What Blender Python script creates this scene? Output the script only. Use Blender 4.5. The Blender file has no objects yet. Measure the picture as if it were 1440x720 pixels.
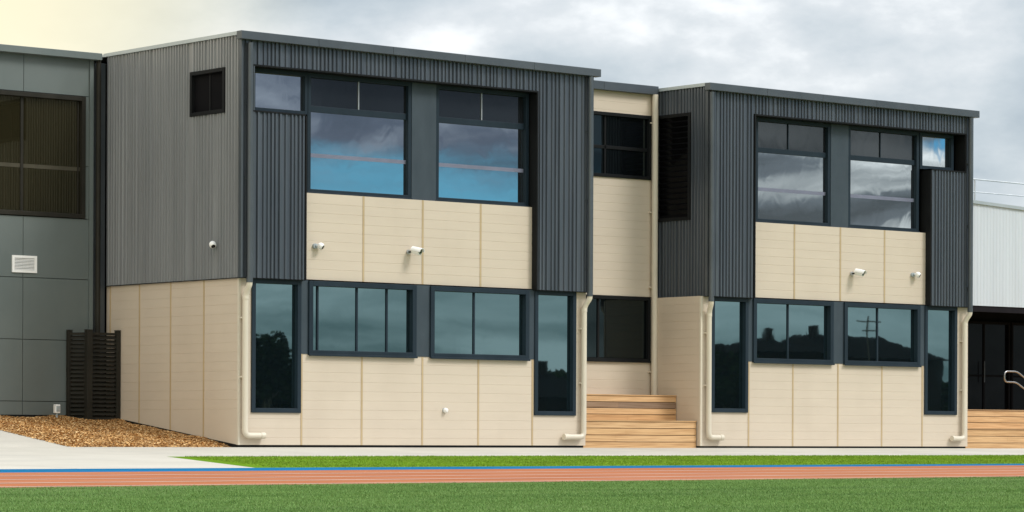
import bpy, bmesh, math, random
import numpy as np
from mathutils import Vector, noise as mnoise
R_ = math.radians
scene = bpy.context.scene
COL = scene.collection

# ------------------------------------------------------------------ materials
def new_mat(name):
    m = bpy.data.materials.new(name); m.use_nodes = True
    nt = m.node_tree
    return m, nt, nt.nodes, nt.links, nt.nodes['Principled BSDF']

def noise_mat(name, c0, c1, scale=(4, 4, 4), nscale=1.0, detail=6, rough=0.6, metal=0.0, bump=0.0, bscale=None,
              spec=0.5, lo=0.35, hi=0.65, rrange=0.0, wear=None):
    """principled with object-independent (world position) noise colour variation"""
    m, nt, N, L, P = new_mat(name)
    geo = N.new('ShaderNodeNewGeometry')
    mp = N.new('ShaderNodeMapping'); mp.inputs['Scale'].default_value = scale
    L.new(geo.outputs['Position'], mp.inputs['Vector'])
    no = N.new('ShaderNodeTexNoise'); no.inputs['Scale'].default_value = nscale; no.inputs['Detail'].default_value = detail
    no.inputs['Roughness'].default_value = 0.6
    L.new(mp.outputs[0], no.inputs['Vector'])
    rp = N.new('ShaderNodeValToRGB')
    rp.color_ramp.elements[0].position = lo; rp.color_ramp.elements[0].color = (*c0, 1)
    rp.color_ramp.elements[1].position = hi; rp.color_ramp.elements[1].color = (*c1, 1)
    L.new(no.outputs['Fac'], rp.inputs['Fac'])
    out = rp.outputs['Color']
    if wear:                                    # (colour, scale3, lo, hi, amount): patches of dirt
        wc, ws, wl, wh, wa = wear
        mp3 = N.new('ShaderNodeMapping'); mp3.inputs['Scale'].default_value = ws
        L.new(geo.outputs['Position'], mp3.inputs['Vector'])
        n3 = N.new('ShaderNodeTexNoise'); n3.inputs['Scale'].default_value = 1; n3.inputs['Detail'].default_value = 5
        L.new(mp3.outputs[0], n3.inputs['Vector'])
        mr = N.new('ShaderNodeMapRange'); mr.inputs['From Min'].default_value = wl; mr.inputs['From Max'].default_value = wh
        mr.inputs['To Max'].default_value = wa
        L.new(n3.outputs['Fac'], mr.inputs['Value'])
        mx = N.new('ShaderNodeMixRGB'); mx.inputs['Color2'].default_value = (*wc, 1)
        L.new(mr.outputs[0], mx.inputs['Fac']); L.new(out, mx.inputs['Color1']); out = mx.outputs['Color']
    L.new(out, P.inputs['Base Color'])
    P.inputs['Roughness'].default_value = rough; P.inputs['Metallic'].default_value = metal
    P.inputs['Specular IOR Level'].default_value = spec
    if rrange:
        mr = N.new('ShaderNodeMapRange'); mr.inputs['To Min'].default_value = rough - rrange; mr.inputs['To Max'].default_value = rough + rrange
        L.new(no.outputs['Fac'], mr.inputs['Value']); L.new(mr.outputs[0], P.inputs['Roughness'])
    if bump:
        n2 = N.new('ShaderNodeTexNoise'); n2.inputs['Scale'].default_value = 1; n2.inputs['Detail'].default_value = 4
        mp2 = N.new('ShaderNodeMapping'); mp2.inputs['Scale'].default_value = bscale or scale
        L.new(geo.outputs['Position'], mp2.inputs['Vector']); L.new(mp2.outputs[0], n2.inputs['Vector'])
        b = N.new('ShaderNodeBump'); b.inputs['Strength'].default_value = bump; b.inputs['Distance'].default_value = 0.02
        L.new(n2.outputs['Fac'], b.inputs['Height']); L.new(b.outputs[0], P.inputs['Normal'])
    return m

def glass_mat(name, tint, body, refl, wave=0.0, rough=0.01, wscale=(2.2, 2.2, 1.4)):
    """coated window glass: mirror-like coat of given reflectance over a dark interior"""
    m, nt, N, L, P = new_mat(name)
    P.inputs['Base Color'].default_value = (*body, 1); P.inputs['Roughness'].default_value = 0.25
    P.inputs['Specular IOR Level'].default_value = 0.03
    gl = N.new('ShaderNodeBsdfGlossy'); gl.inputs['Color'].default_value = (*tint, 1); gl.inputs['Roughness'].default_value = rough
    lw = N.new('ShaderNodeFresnel'); lw.inputs['IOR'].default_value = 1.5
    mr = N.new('ShaderNodeMapRange'); mr.inputs['From Min'].default_value = 0.04; mr.inputs['From Max'].default_value = 1
    mr.inputs['To Min'].default_value = refl; mr.inputs['To Max'].default_value = min(1, refl + .55) if refl > .07 else refl + .08
    L.new(lw.outputs[0], mr.inputs['Value'])
    mx = N.new('ShaderNodeMixShader'); L.new(mr.outputs[0], mx.inputs['Fac'])
    L.new(P.outputs[0], mx.inputs[1]); L.new(gl.outputs[0], mx.inputs[2])
    out = [n for n in N if n.type == 'OUTPUT_MATERIAL'][0]; L.new(mx.outputs[0], out.inputs['Surface'])
    if wave:
        geo = N.new('ShaderNodeNewGeometry'); mp = N.new('ShaderNodeMapping'); mp.inputs['Scale'].default_value = wscale
        L.new(geo.outputs['Position'], mp.inputs['Vector'])
        no = N.new('ShaderNodeTexNoise'); no.inputs['Scale'].default_value = 1; no.inputs['Detail'].default_value = 1.5
        no.inputs['Distortion'].default_value = 0.8
        L.new(mp.outputs[0], no.inputs['Vector'])
        b = N.new('ShaderNodeBump'); b.inputs['Strength'].default_value = 1.0; b.inputs['Distance'].default_value = wave
        L.new(no.outputs['Fac'], b.inputs['Height']); L.new(b.outputs[0], gl.inputs['Normal'])
    return m

def attr_mat(name, cols, rough=0.7, grain=None, bump=0.0, lows=(.68, .6, .52)):
    """colour picked per piece (board, chip) from the 'piece' attribute, with grain noise"""
    m, nt, N, L, P = new_mat(name)
    at = N.new('ShaderNodeAttribute'); at.attribute_name = 'piece'
    rp = N.new('ShaderNodeValToRGB'); els = rp.color_ramp.elements
    els[0].position = 0; els[0].color = (*cols[0], 1); els[1].position = 1; els[1].color = (*cols[-1], 1)
    for i, c in enumerate(cols[1:-1]):
        e = els.new((i + 1) / (len(cols) - 1)); e.color = (*c, 1)
    L.new(at.outputs['Fac'], rp.inputs['Fac'])
    out = rp.outputs['Color']
    geo = N.new('ShaderNodeNewGeometry'); mp = N.new('ShaderNodeMapping'); mp.inputs['Scale'].default_value = grain or (1.5, 20, 60)
    L.new(geo.outputs['Position'], mp.inputs['Vector'])
    no = N.new('ShaderNodeTexNoise'); no.inputs['Scale'].default_value = 1; no.inputs['Detail'].default_value = 5
    L.new(mp.outputs[0], no.inputs['Vector'])
    hs = N.new('ShaderNodeMixRGB'); hs.blend_type = 'MULTIPLY'
    r2 = N.new('ShaderNodeValToRGB'); r2.color_ramp.elements[0].position = .3; r2.color_ramp.elements[0].color = (*lows, 1)
    r2.color_ramp.elements[1].position = .62; r2.color_ramp.elements[1].color = (1, 1, 1, 1)
    L.new(no.outputs['Fac'], r2.inputs['Fac']); hs.inputs['Fac'].default_value = 1
    L.new(out, hs.inputs['Color1']); L.new(r2.outputs[0], hs.inputs['Color2']); L.new(hs.outputs[0], P.inputs['Base Color'])
    P.inputs['Roughness'].default_value = rough
    if bump:
        b = N.new('ShaderNodeBump'); b.inputs['Strength'].default_value = bump; b.inputs['Distance'].default_value = .01
        L.new(no.outputs['Fac'], b.inputs['Height']); L.new(b.outputs[0], P.inputs['Normal'])
    return m

M = {}
M['clad'] = noise_mat('charcoal_metal', (.090, .105, .126), (.122, .139, .161), (5, 5, .3), 1, 5, .36, .6, 0.05, (3, 3, .6), rrange=.05)
M['cladlit'] = noise_mat('charcoal_metal_lit', (.218, .228, .236), (.262, .272, .28), (5, 5, .3), 1, 5, .42, .25, 0.05, (3, 3, .6), rrange=.05)  # paler copy of the charcoal cladding, side glow put into its colour
M['trim'] = noise_mat('charcoal_trim', (.080, .094, .108), (.105, .12, .134), (1, 1, 1), 1, 4, .4, .5)
M['navy'] = noise_mat('navy_frame', (.010, .020, .030), (.015, .027, .039), (1.5, 1.5, .6), 1, 4, .5, .0, spec=.22)
M['navypanel'] = noise_mat('navy_panel', (.026, .041, .055), (.038, .055, .07), (3, 3, 1.2), 1, 6, .5, .0, .04, (6, 6, 6))
M['black'] = noise_mat('black_frame', (.008, .009, .010), (.012, .013, .014), (1, 1, 1), 1, 3, .55, spec=.12)
M['cream'] = noise_mat('cream_board', (.565, .485, .388), (.592, .510, .408), (.8, .8, 3), 1, 6, .55, .0, .05, (1.2, 1.2, 30),
                       wear=((.45, .375, .29), (.9, .9, .35), .50, .85, .34))
M['joint'] = noise_mat('tan_joint', (.42, .315, .18), (.48, .365, .215), (2, 2, 1), 1, 3, .55)
M['creampipe'] = noise_mat('cream_pipe', (.60, .545, .445), (.65, .59, .48), (2, 2, .7), 1, 4, .35)
M['capping'] = noise_mat('pale_capping', (.36, .41, .43), (.42, .47, .49), (1, 1, 1), 1, 4, .35, .2)
M['greypanel'] = noise_mat('grey_panel', (.108, .132, .128), (.132, .156, .150), (.7, .7, .5), 1, 6, .5, .0, .02, (5, 5, 5),
                           wear=((.092, .105, .095), (.6, .6, .4), .5, .8, .4))
M['white'] = noise_mat('white_plastic', (.80, .80, .78), (.86, .86, .84), (3, 3, 3), 1, 3, .35)
M['whitewall'] = noise_mat('white_metal_wall', (.545, .59, .635), (.59, .64, .685), (4, 4, .4), 1, 4, .4, .1)
M['brown'] = noise_mat('dark_bronze', (.017, .016, .012), (.024, .022, .017), (3, 3, 2), 1, 4, .55, .0, spec=.2)
M['concrete'] = noise_mat('pale_concrete', (.46, .43, .368), (.54, .508, .44), (.5, .5, .5), 1, 9, .8, .0, .15, (14, 14, 14), lo=.3, hi=.7,
                          wear=((.33, .315, .285), (.35, .9, 1), .5, .8, .5))
M['chrome'] = noise_mat('steel_tube', (.34, .33, .32), (.42, .40, .39), (4, 4, 4), 1, 3, .22, .95)
M['galv'] = noise_mat('galvanised_tube', (.45, .48, .5), (.55, .58, .6), (4, 4, 4), 1, 3, .45, .6)
M['rubber'] = noise_mat('red_track', (.335, .110, .046), (.41, .150, .067), (.5, 1.6, 1), 1, 9, .9, .0, .2, (30, 30, 30), spec=.08,
                        wear=((.43, .20, .12), (.07, 1.4, 1), .45, .75, .7))
M['blue'] = noise_mat('blue_track', (.004, .115, .26), (.008, .145, .31), (.4, 1.5, 1), 1, 8, .9, .0, .2, (30, 30, 30), spec=.05)
M['line'] = noise_mat('line_paint', (.52, .45, .40), (.62, .56, .51), (.6, 3, 1), 1, 6, .8)
M['lawn'] = noise_mat('bright_turf', (.09, .19, .006), (.13, .24, .010), (3.5, 9, 5), 1, 10, .9, .0, .6, (25, 25, 25), lo=.3, hi=.7, spec=.05)
M['field'] = noise_mat('field_turf', (.045, .10, .014), (.115, .185, .046), (1.6, 3.2, 5), 1, 14, .9, .0, .9, (10, 30, 30), lo=.34, hi=.68, spec=.05,
                       wear=((.125, .180, .066), (.22, .30, 1), .44, .66, .6))
M['soil'] = noise_mat('ground_soil', (.10, .12, .05), (.16, .17, .08), (.2, .2, .2), 1, 8, .9)
M['mulchbed'] = noise_mat('mulch_bed', (.26, .135, .045), (.50, .29, .115), (14, 14, 14), 1, 8, .9, .0, .8, (30, 30, 30))
M['chips'] = attr_mat('mulch_chips', [(.28, .14, .05), (.63, .36, .125), (.76, .48, .20), (.84, .63, .34)], .85, (30, 30, 30))
M['timber'] = attr_mat('deck_timber', [(.20, .145, .11), (.56, .335, .155), (.62, .39, .19), (.66, .43, .225)], .6, (1.3, 18, 42), .15)
M['dark'] = noise_mat('dark_interior', (.004, .004, .005), (.007, .007, .008), (1, 1, 1), 1, 2, .7, spec=.05)
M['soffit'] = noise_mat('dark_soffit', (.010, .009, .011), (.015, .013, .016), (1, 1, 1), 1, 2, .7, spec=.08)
M['lens'] = noise_mat('black_lens', (.006, .006, .007), (.01, .01, .011), (9, 9, 9), 1, 2, .12)
M['irring'] = noise_mat('grey_lens_ring', (.10, .12, .10), (.16, .18, .16), (90, 90, 90), 1, 2, .3)
M['brick'] = noise_mat('house_brick', (.016, .013, .012), (.024, .02, .017), (6, 6, 12), 1, 4, .95, spec=0.0)
M['rooftile'] = noise_mat('house_roof', (.009, .0085, .0085), (.015, .014, .013), (3, 3, 8), 1, 4, .95, spec=0.0)
M['bark'] = noise_mat('bark', (.05, .038, .028), (.09, .07, .05), (10, 10, 2), 1, 5, .9)
M['leaf'] = noise_mat('leaf', (.010, .016, .006), (.018, .027, .010), (1, 1, 1), 1, 4, .95, spec=0.0)
M['stripbrown'] = noise_mat('brown_strip', (.055, .050, .036), (.07, .064, .046), (2, 2, 2), 1, 3, .6, spec=.1)
M['strip'] = noise_mat('frosted_strip', (.15, .16, .22), (.18, .19, .26), (2, 2, 2), 1, 3, .4)
# glazing: reflective coating in the big upper panes, teal tint below, near clear elsewhere
M['g_big'] = glass_mat('reflective_glass', (.80, .88, .95), (.006, .008, .01), .46, .00035, .012)
M['g_teal'] = glass_mat('teal_glass', (.62, .92, 1.0), (.003, .006, .008), .29, .0003, .012, (2.0, 2.0, 1.1))
M['g_trans'] = glass_mat('smoked_glass', (.8, .9, 1), (.010, .012, .014), .055, .0006, .05)
M['g_dark'] = glass_mat('dark_glass', (.8, .9, 1), (.003, .003, .004), .008, .0004)
M['g_conn'] = glass_mat('clear_glass', (.7, .95, 1), (.003, .004, .005), .042, .0005)
M['g_left'] = glass_mat('bronze_glass', (.95, .9, .72), (.017, .015, .007), .075, .0003)

# ------------------------------------------------------------------ mesh builder
class Face:
    """local (u along wall, n outward, z up) -> world; front faces -Y, side faces -X"""
    def __init__(s, kind, at): s.k, s.a = kind, at
    def __call__(s, u, n, z):
        return (u, s.a - n, z) if s.k == 'f' else (s.a - n, u, z)
WORLD = lambda x, y, z: (x, y, z)

class MB:
    def __init__(s): s.v, s.f, s.a = [], [], []
    def face(s, pts, piece=0.0):
        i = len(s.v); s.v += [tuple(p) for p in pts]; s.f.append(tuple(range(i, i + len(pts)))); s.a.append(piece)
    def hexa(s, c, piece=0.0):            # 8 corners: bottom 4 then top 4
        i = len(s.v); s.v += [tuple(p) for p in c]
        for q in ((0, 3, 2, 1), (4, 5, 6, 7), (0, 1, 5, 4), (1, 2, 6, 5), (2, 3, 7, 6), (3, 0, 4, 7)):
            s.f.append(tuple(i + k for k in q)); s.a.append(piece)
    def box(s, F, u0, u1, n0, n1, z0, z1, piece=0.0, z0b=None, z1b=None):
        """z0b/z1b: bottom/top heights at the u1 end when they differ"""
        zb = z0 if z0b is None else z0b; zt = z1 if z1b is None else z1b
        s.hexa([F(u0, n0, z0), F(u1, n0, zb), F(u1, n1, zb), F(u0, n1, z0), F(u0, n0, z1), F(u1, n0, zt), F(u1, n1, zt), F(u0, n1, z1)], piece)
    def tube(s, pts, r, seg=12, cap=True, piece=0.0):
        pts = [Vector(p) for p in pts]; rings = []
        rr = r if isinstance(r, (list, tuple)) else [r] * len(pts)
        up = None
        for i, p in enumerate(pts):
            t = (pts[min(i + 1, len(pts) - 1)] - pts[max(i - 1, 0)]).normalized()
            if up is None: up = t.orthogonal().normalized()
            up = (up - t * up.dot(t)).normalized(); w = t.cross(up)
            b = len(s.v)
            for k in range(seg):
                a = 2 * math.pi * k / seg
                s.v.append(tuple(p + (up * math.cos(a) + w * math.sin(a)) * rr[i]))
            rings.append(b)
        for a, b in zip(rings, rings[1:]):
            for k in range(seg):
                s.f.append((a + k, a + (k + 1) % seg, b + (k + 1) % seg, b + k)); s.a.append(piece)
        if cap:
            s.f.append(tuple(rings[0] + k for k in range(seg))[::-1]); s.a.append(piece)
            s.f.append(tuple(rings[-1] + k for k in range(seg))); s.a.append(piece)
    def build(s, name, mat, parent=None, bevel=0.0, smooth=False, attr=False):
        me = bpy.data.meshes.new(name); me.from_pydata(s.v, [], s.f)
        bm = bmesh.new(); bm.from_mesh(me); bmesh.ops.recalc_face_normals(bm, faces=bm.faces); bm.to_mesh(me); bm.free()
        me.materials.append(mat)
        if attr:
            at = me.attributes.new('piece', 'FLOAT', 'FACE')
            at.data.foreach_set('value', s.a)
        if smooth:
            me.polygons.foreach_set('use_smooth', [True] * len(me.polygons))
        o = bpy.data.objects.new(name, me); COL.objects.link(o)
        if parent: o.parent = parent
        if bevel:
            b = o.modifiers.new('bevel', 'BEVEL'); b.width = bevel; b.segments = 2; b.limit_method = 'ANGLE'; b.angle_limit = R_(50)
        if smooth:
            try:
                e = o.modifiers.new('edge', 'EDGE_SPLIT'); e.split_angle = R_(40)
            except Exception: pass
        return o

def tag(o, label=None, cat=None, group=None, kind=None):
    if label: o['label'] = label
    if cat: o['category'] = cat
    if group: o['group'] = group
    if kind: o['kind'] = kind
    return o
def thing(name, label, cat, group=None):
    o = bpy.data.objects.new(name, None); COL.objects.link(o); o.empty_display_size = .3
    return tag(o, label, cat, group)
def rebase(root, loc):
    """put a thing's Empty at its base without moving its parts"""
    bpy.context.view_layer.update()
    for ch in root.children:
        ch.location = Vector(ch.location) - Vector(loc)
    root.location = loc

# ------------------------------------------------------------------ ground
PROF = [(400, 0), (0, 0), (-4, -.140), (-10, -.258), (-12, -.283), (-18, -.345), (-24, -.368), (-400, -.40)]
def zT(x, y):
    z = 0
    for (a, za), (b, zb) in zip(PROF, PROF[1:]):
        if b <= y <= a: z = za + (zb - za) * (a - y) / (a - b); break
    if y < 0: z += .0026 * (max(-40, min(40, x)) + 2) * min(1, -y / 18)
    return z
def sheet(name, rows, mat, dz=0.0, label=None, zf=zT, kind='structure', parent=None, nx=24):
    """rows: list of (y, x0, x1)"""
    m = MB()
    for (ya, a0, a1), (yb, b0, b1) in zip(rows, rows[1:]):
        for k in range(nx):
            t0, t1 = k / nx, (k + 1) / nx
            P = [(a0 + (a1 - a0) * t0, ya), (a0 + (a1 - a0) * t1, ya), (b0 + (b1 - b0) * t1, yb), (b0 + (b1 - b0) * t0, yb)]
            m.face([(x, y, zf(x, y) + dz) for x, y in P])
    o = m.build(name, mat, parent)
    for p in o.data.polygons:
        pass
    if not parent: tag(o, label, None, None, kind)
    return o

g = MB(); g.face([(-1500, -1500, -.75), (1500, -1500, -.75), (1500, 1500, -.75), (-1500, 1500, -.75)])
tag(g.build('ground', M['soil']), 'open ground reaching the horizon around the school', kind='structure')
sheet('playing_field', [(-18, -200, 300), (-24, -200, 300), (-140, -200, 300)], M['field'], 0, 'green sports turf in the foreground below the track', nx=80)
def skew(x, k): return k * max(-1, min(1, (x + 1) / 16))
def slant(name, ya, ka, yb, kb, mat, dz=0.0, label=None, parent=None, x0=-90, x1=150, nx=120):
    m = MB(); xs = [x0 + (x1 - x0) * i / nx for i in range(nx + 1)]
    for a, b in zip(xs, xs[1:]):
        P = [(a, ya + skew(a, ka)), (b, ya + skew(b, ka)), (b, yb + skew(b, kb)), (a, yb + skew(a, kb))]
        m.face([(x, y, zT(x, y) + dz) for x, y in P])
    o = m.build(name, mat, parent)
    if not parent: tag(o, label, None, None, 'structure')
    return o
slant('track_kerb_strip', -10, 0, -11.45, .42, M['blue'], 0, 'blue strip along the outer edge of the running track')
trk = slant('running_track', -11.45, .42, -18, 0, M['rubber'], 0, 'terracotta red running track with white lane lines')
for yl, w in ((-13.2, .10), (-14.8, .10), (-16.3, .11), (-17.75, .09)):
    k = .42 * (18 + yl) / 6.3
    slant('lane_line', yl, k, yl - w, k, M['line'], .004, parent=trk)
sheet('lawn', [(-4, -4.2, 150), (-10, -6.55, 150)], M['lawn'], 0, 'strip of vivid green grass between path and track', nx=60)
sheet('footpath', [(1.0, -3.6, 150), (0, -3.6, 150), (-4, -4.2, 150)], M['concrete'], 0, 'pale concrete path along the foot of the buildings', nx=60)
def zramp(x, y): return zT(x, y) if y < 0 else .122 * y
sheet('paved_apron', [(9, -60, -3.6), (4.6, -60, -3.6), (0, -60, -3.6), (-4, -60, -4.2), (-10, -60, -6.55)], M['concrete'], 0,
      'wide pale concrete apron left of the grass strip', zf=zramp, nx=30)
# saw cut joints of the paving (thin dark grooves lying on the slab)
cut = MB()
for xx in [-60 + 4.2 * i for i in range(13)]:
    for (ya, yb) in ((4.5, 0), (0, -4), (-4, -9.95)):
        cut.face([(xx, ya, zramp(xx, ya) + .003), (xx + .02, ya, zramp(xx, ya) + .003), (xx + .02, yb, zramp(xx, yb) + .003), (xx, yb, zramp(xx, yb) + .003)])
for xx in [-1.5 + 3.6 * i for i in range(14)]:
    cut.face([(xx, -.02, .003), (xx + .015, -.02, .003), (xx + .015, -3.98, zT(xx, -3.98) + .003), (xx, -3.98, zT(xx, -3.98) + .003)])
for yy in (-5, -2.2, .9):
    for k in range(28):
        x0 = -60 + 2 * k
        if x0 < -6: cut.face([(x0, yy, zramp(x0, yy) + .003), (x0 + 2, yy, zramp(x0 + 2, yy) + .003), (x0 + 2, yy - .02, zramp(x0 + 2, yy - .02) + .003), (x0, yy - .02, zramp(x0, yy - .02) + .003)])
tag(cut.build('paving_joints', noise_mat('joint_dirt', (.36, .34, .30), (.46, .44, .39), (3, 3, 3), 1, 3, .9)), 'fine saw cut joints in the pale concrete paving', kind='structure')

# individual turf blades where the camera stands close enough to see them
def blades(name, n, pick, mat, label, h0, h1, w, seed):
    r = np.random.default_rng(seed); xy = pick(r, n); x, y = xy[:, 0], xy[:, 1]; n = len(x)
    px, py = zip(*PROF[::-1]); z = np.interp(y, px, py) + .0026 * (np.clip(x, -40, 40) + 2) * np.minimum(1, -y / 18)
    a = r.uniform(0, 6.283, n); h = r.uniform(h0, h1, n); lx, ly = r.normal(0, .45, n) * h, r.normal(0, .45, n) * h
    dx, dy = np.cos(a) * w, np.sin(a) * w
    v = np.empty((n, 3, 3)); v[:, 0] = np.stack([x - dx, y - dy, z - .003], 1); v[:, 1] = np.stack([x + dx, y + dy, z - .003], 1); v[:, 2] = np.stack([x + lx, y + ly, z + h], 1)
    me = bpy.data.meshes.new(name); me.vertices.add(n * 3); me.vertices.foreach_set('co', v.ravel())
    me.loops.add(n * 3); me.loops.foreach_set('vertex_index', np.arange(n * 3, dtype=np.int32))
    me.polygons.add(n); me.polygons.foreach_set('loop_start', np.arange(0, n * 3, 3, dtype=np.int32)); me.polygons.foreach_set('loop_total', np.full(n, 3, dtype=np.int32))
    me.update(); me.validate(); me.materials.append(mat)
    at = me.attributes.new('piece', 'FLOAT', 'FACE'); at.data.foreach_set('value', r.uniform(0, 1, n).astype(np.float32))
    o = bpy.data.objects.new(name, me); COL.objects.link(o); tag(o, label, None, None, 'stuff')
def pick_field(r, n):
    y = -18.03 - 19 * r.uniform(0, 1, n) ** .8; x = -33.5 + (y + 48.84) * .82 + r.uniform(-10, 10, n); return np.stack([x, y], 1)
def pick_lawn(r, n):
    y = r.uniform(-9.98, -4.02, n); t = (-4 - y) / 6; x0 = -4.2 - 2.35 * t; x = x0 + r.uniform(0.01, 1, n) * (28 - x0); return np.stack([x, y], 1)
blades('field_blades', 380000, pick_field, attr_mat('field_blade', [(.070, .155, .024), (.115, .235, .045), (.155, .29, .07), (.225, .35, .115)], .8, (.30, 1.1, 1), lows=(.55, .66, .50)), 'short green turf blades of the sports field in the foreground', .007, .020, .0042, 1)
blades('lawn_blades', 110000, pick_lawn, attr_mat('lawn_blade', [(.12, .25, .004), (.155, .30, .005), (.19, .34, .008), (.24, .37, .02)], .8, (1, 2, 1)), 'short vivid grass blades of the strip beside the path', .010, .026, .007, 2)

# mulch bed beside the side wall of the left wing
rnd = random.Random(7)
def zm(x, y):
    z = .122 * y - .02
    e = min(1, max(0, (x + 3.6) / .4), max(0, (y - .12) / .35)) if y > .12 else 0
    b = .05 * mnoise.noise((x * 1.3, y * 1.3, 0)) + .02 * mnoise.noise((x * 6, y * 6, 3))
    return z - .035 * (1 - e) + max(-.02, b) * e + .03 * e
mb = MB(); NX, NY = 72, 92
def mp_(i, j):
    y = .08 + (4.62 - .08) * j / NY
    x0 = -3.6; x = x0 + (0.0 - x0) * i / NX
    return (x, y, zm(x, y))
for i in range(NX):
    for j in range(NY): mb.face([mp_(i, j), mp_(i + 1, j), mp_(i + 1, j + 1), mp_(i, j + 1)])
bed = mb.build('mulch_bed', M['mulchbed']); tag(bed, 'sloping bed of orange brown bark mulch beside the cream wall', kind='structure')
ch = MB()
for k in range(36000):
    x = rnd.uniform(-3.66, -.02); y = rnd.uniform(.06, 4.58)
    a = rnd.uniform(0, 6.28); l = rnd.uniform(.010, .028); w = rnd.uniform(.005, .012); ti = rnd.uniform(-.45, .45)
    dx, dy = math.cos(a) * l, math.sin(a) * l; ex, ey = -math.sin(a) * w, math.cos(a) * w
    z = (zm(x, y) if x > -3.6 else .122 * y) + .012
    dz = l * math.sin(ti); ez = w * rnd.uniform(-.8, .8)
    ch.face([(x - dx - ex, y - dy - ey, z - dz - ez), (x + dx - ex, y + dy - ey, z + dz - ez), (x + dx + ex, y + dy + ey, z + dz + ez), (x - dx + ex, y - dy + ey, z - dz + ez)], rnd.random())
tag(ch.build('bark_chips', M['chips'], attr=True), 'loose bark chips covering the mulch bed by the cream side wall', kind='stuff')

# ------------------------------------------------------------------ wall systems
def rib_list(seed, a, b):
    r = random.Random(seed); u = a; L = []
    while u < b:
        L.append((u, r.choice((.030, .034, .038)), r.choice((.026, .030, .032)))); u += r.choice((.086, .092, .098, .098, .135))
    return L
def clad(F, ribs, u0, u1, z0, z1, n=0.0, z1b=None):
    """vertical ribbed metal sheet"""
    pts = [(u0, 0)]
    for (u, w, h) in ribs:
        if u - .012 > u0 + .004 and u + w + .012 < u1 - .004:
            pts += [(u - .012, 0), (u, h), (u + w, h), (u + w + .012, 0)]
    pts.append((u1, 0)); m = MB()
    zt = lambda u: z1 if z1b is None else z1 + (z1b - z1) * (u - u0) / (u1 - u0)
    for (ua, na), (ub, nb) in zip(pts, pts[1:]):
        m.face([F(ua, n + na, z0), F(ub, n + nb, z0), F(ub, n + nb, zt(ub)), F(ua, n + na, zt(ua))])
    m.face([F(u0, n, z0), F(u1, n, z0), F(u1, n - .02, z0), F(u0, n - .02, z0)])
    return m
def boards(m, F, u0, u1, z0, z1, n=0.0, pitch=.178, depth=.1, z0b=None):
    """sheet of horizontal boards with narrow recessed grooves, closed at its edges; grooves on a common datum"""
    prof = [(z0, 0)]; k = math.ceil((z0 + .02) / pitch)
    while k * pitch < z1 - .02:
        z = k * pitch; prof += [(z - .005, 0), (z - .0025, -.0034), (z + .0025, -.0034), (z + .005, .0)]; k += 1
    prof.append((z1, 0))
    if z0b is not None:                           # sloping foot: extra wedge below z0
        m.face([F(u0, n, z0), F(u1, n, z0), F(u1, n, z0b[1]), F(u0, n, z0b[0])])
    for (za, na), (zb, nb) in zip(prof, prof[1:]):
        m.face([F(u0, n + na, za), F(u1, n + na, za), F(u1, n + nb, zb), F(u0, n + nb, zb)])
    for u in (u0, u1):
        m.face([F(u, n - .006, z0), F(u, n - depth, z0), F(u, n - depth, z1), F(u, n - .006, z1)])
    for z in (z0, z1):
        m.face([F(u0, n, z), F(u1, n, z), F(u1, n - depth, z), F(u0, n - depth, z)])
def joint(F, u, z0, z1, parent, n=0.0):
    m = MB(); m.box(F, u - .02, u + .02, n - .01, n + .007, z0, z1)
    return m.build('joint_strip', M['joint'], parent)

def window(parent, F, u0, u1, z0, z1, panes, fw=.075, n=0.0, proud=.03, mat='navy', glass='g_teal', back=.06, bars=(), barp=.035, sill=True, splits=(), name='window'):
    """frame with a recessed glazed field.  panes: list of (u0,u1,z0,z1,glass[,strip_z]); bars: list of boxes (u0,u1,z0,z1)"""
    m = MB()
    m.box(F, u0, u0 + fw, n - back, n + proud, z0, z1); m.box(F, u1 - fw, u1, n - back, n + proud, z0, z1)
    m.box(F, u0 + fw, u1 - fw, n - back, n + proud, z1 - fw, z1); m.box(F, u0 + fw, u1 - fw, n - back, n + proud, z0, z0 + fw)
    for q in bars:
        if len(q) == 4: m.box(F, q[0], q[1], n - back, n - back + barp, q[2], q[3])
    if sill: m.box(F, u0 - .01, u1 + .01, n + proud, n + proud + .025, z0 - .015, z0 + .025)
    w = m.build(name, M[mat], parent, bevel=.004)
    for q in bars:
        if len(q) == 5:
            k = MB(); k.box(F, q[0], q[1], n - back, n - back + barp, q[2], q[3]); k.build('mullion', M[q[4]], w)
    for p in panes:
        q = MB(); q.box(F, p[0], p[1], n - back - .006, n - back + .012, p[2], p[3])
        po = q.build('pane', M[p[4]], w)
        if len(p) > 5:
            s = MB(); s.box(F, p[0], p[1], n - back + .013, n - back + .016, p[5], p[5] + .075)
            s.build('frosted_strip', M['stripbrown' if p[4] == 'g_left' else 'strip'], po)
    return w

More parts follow.
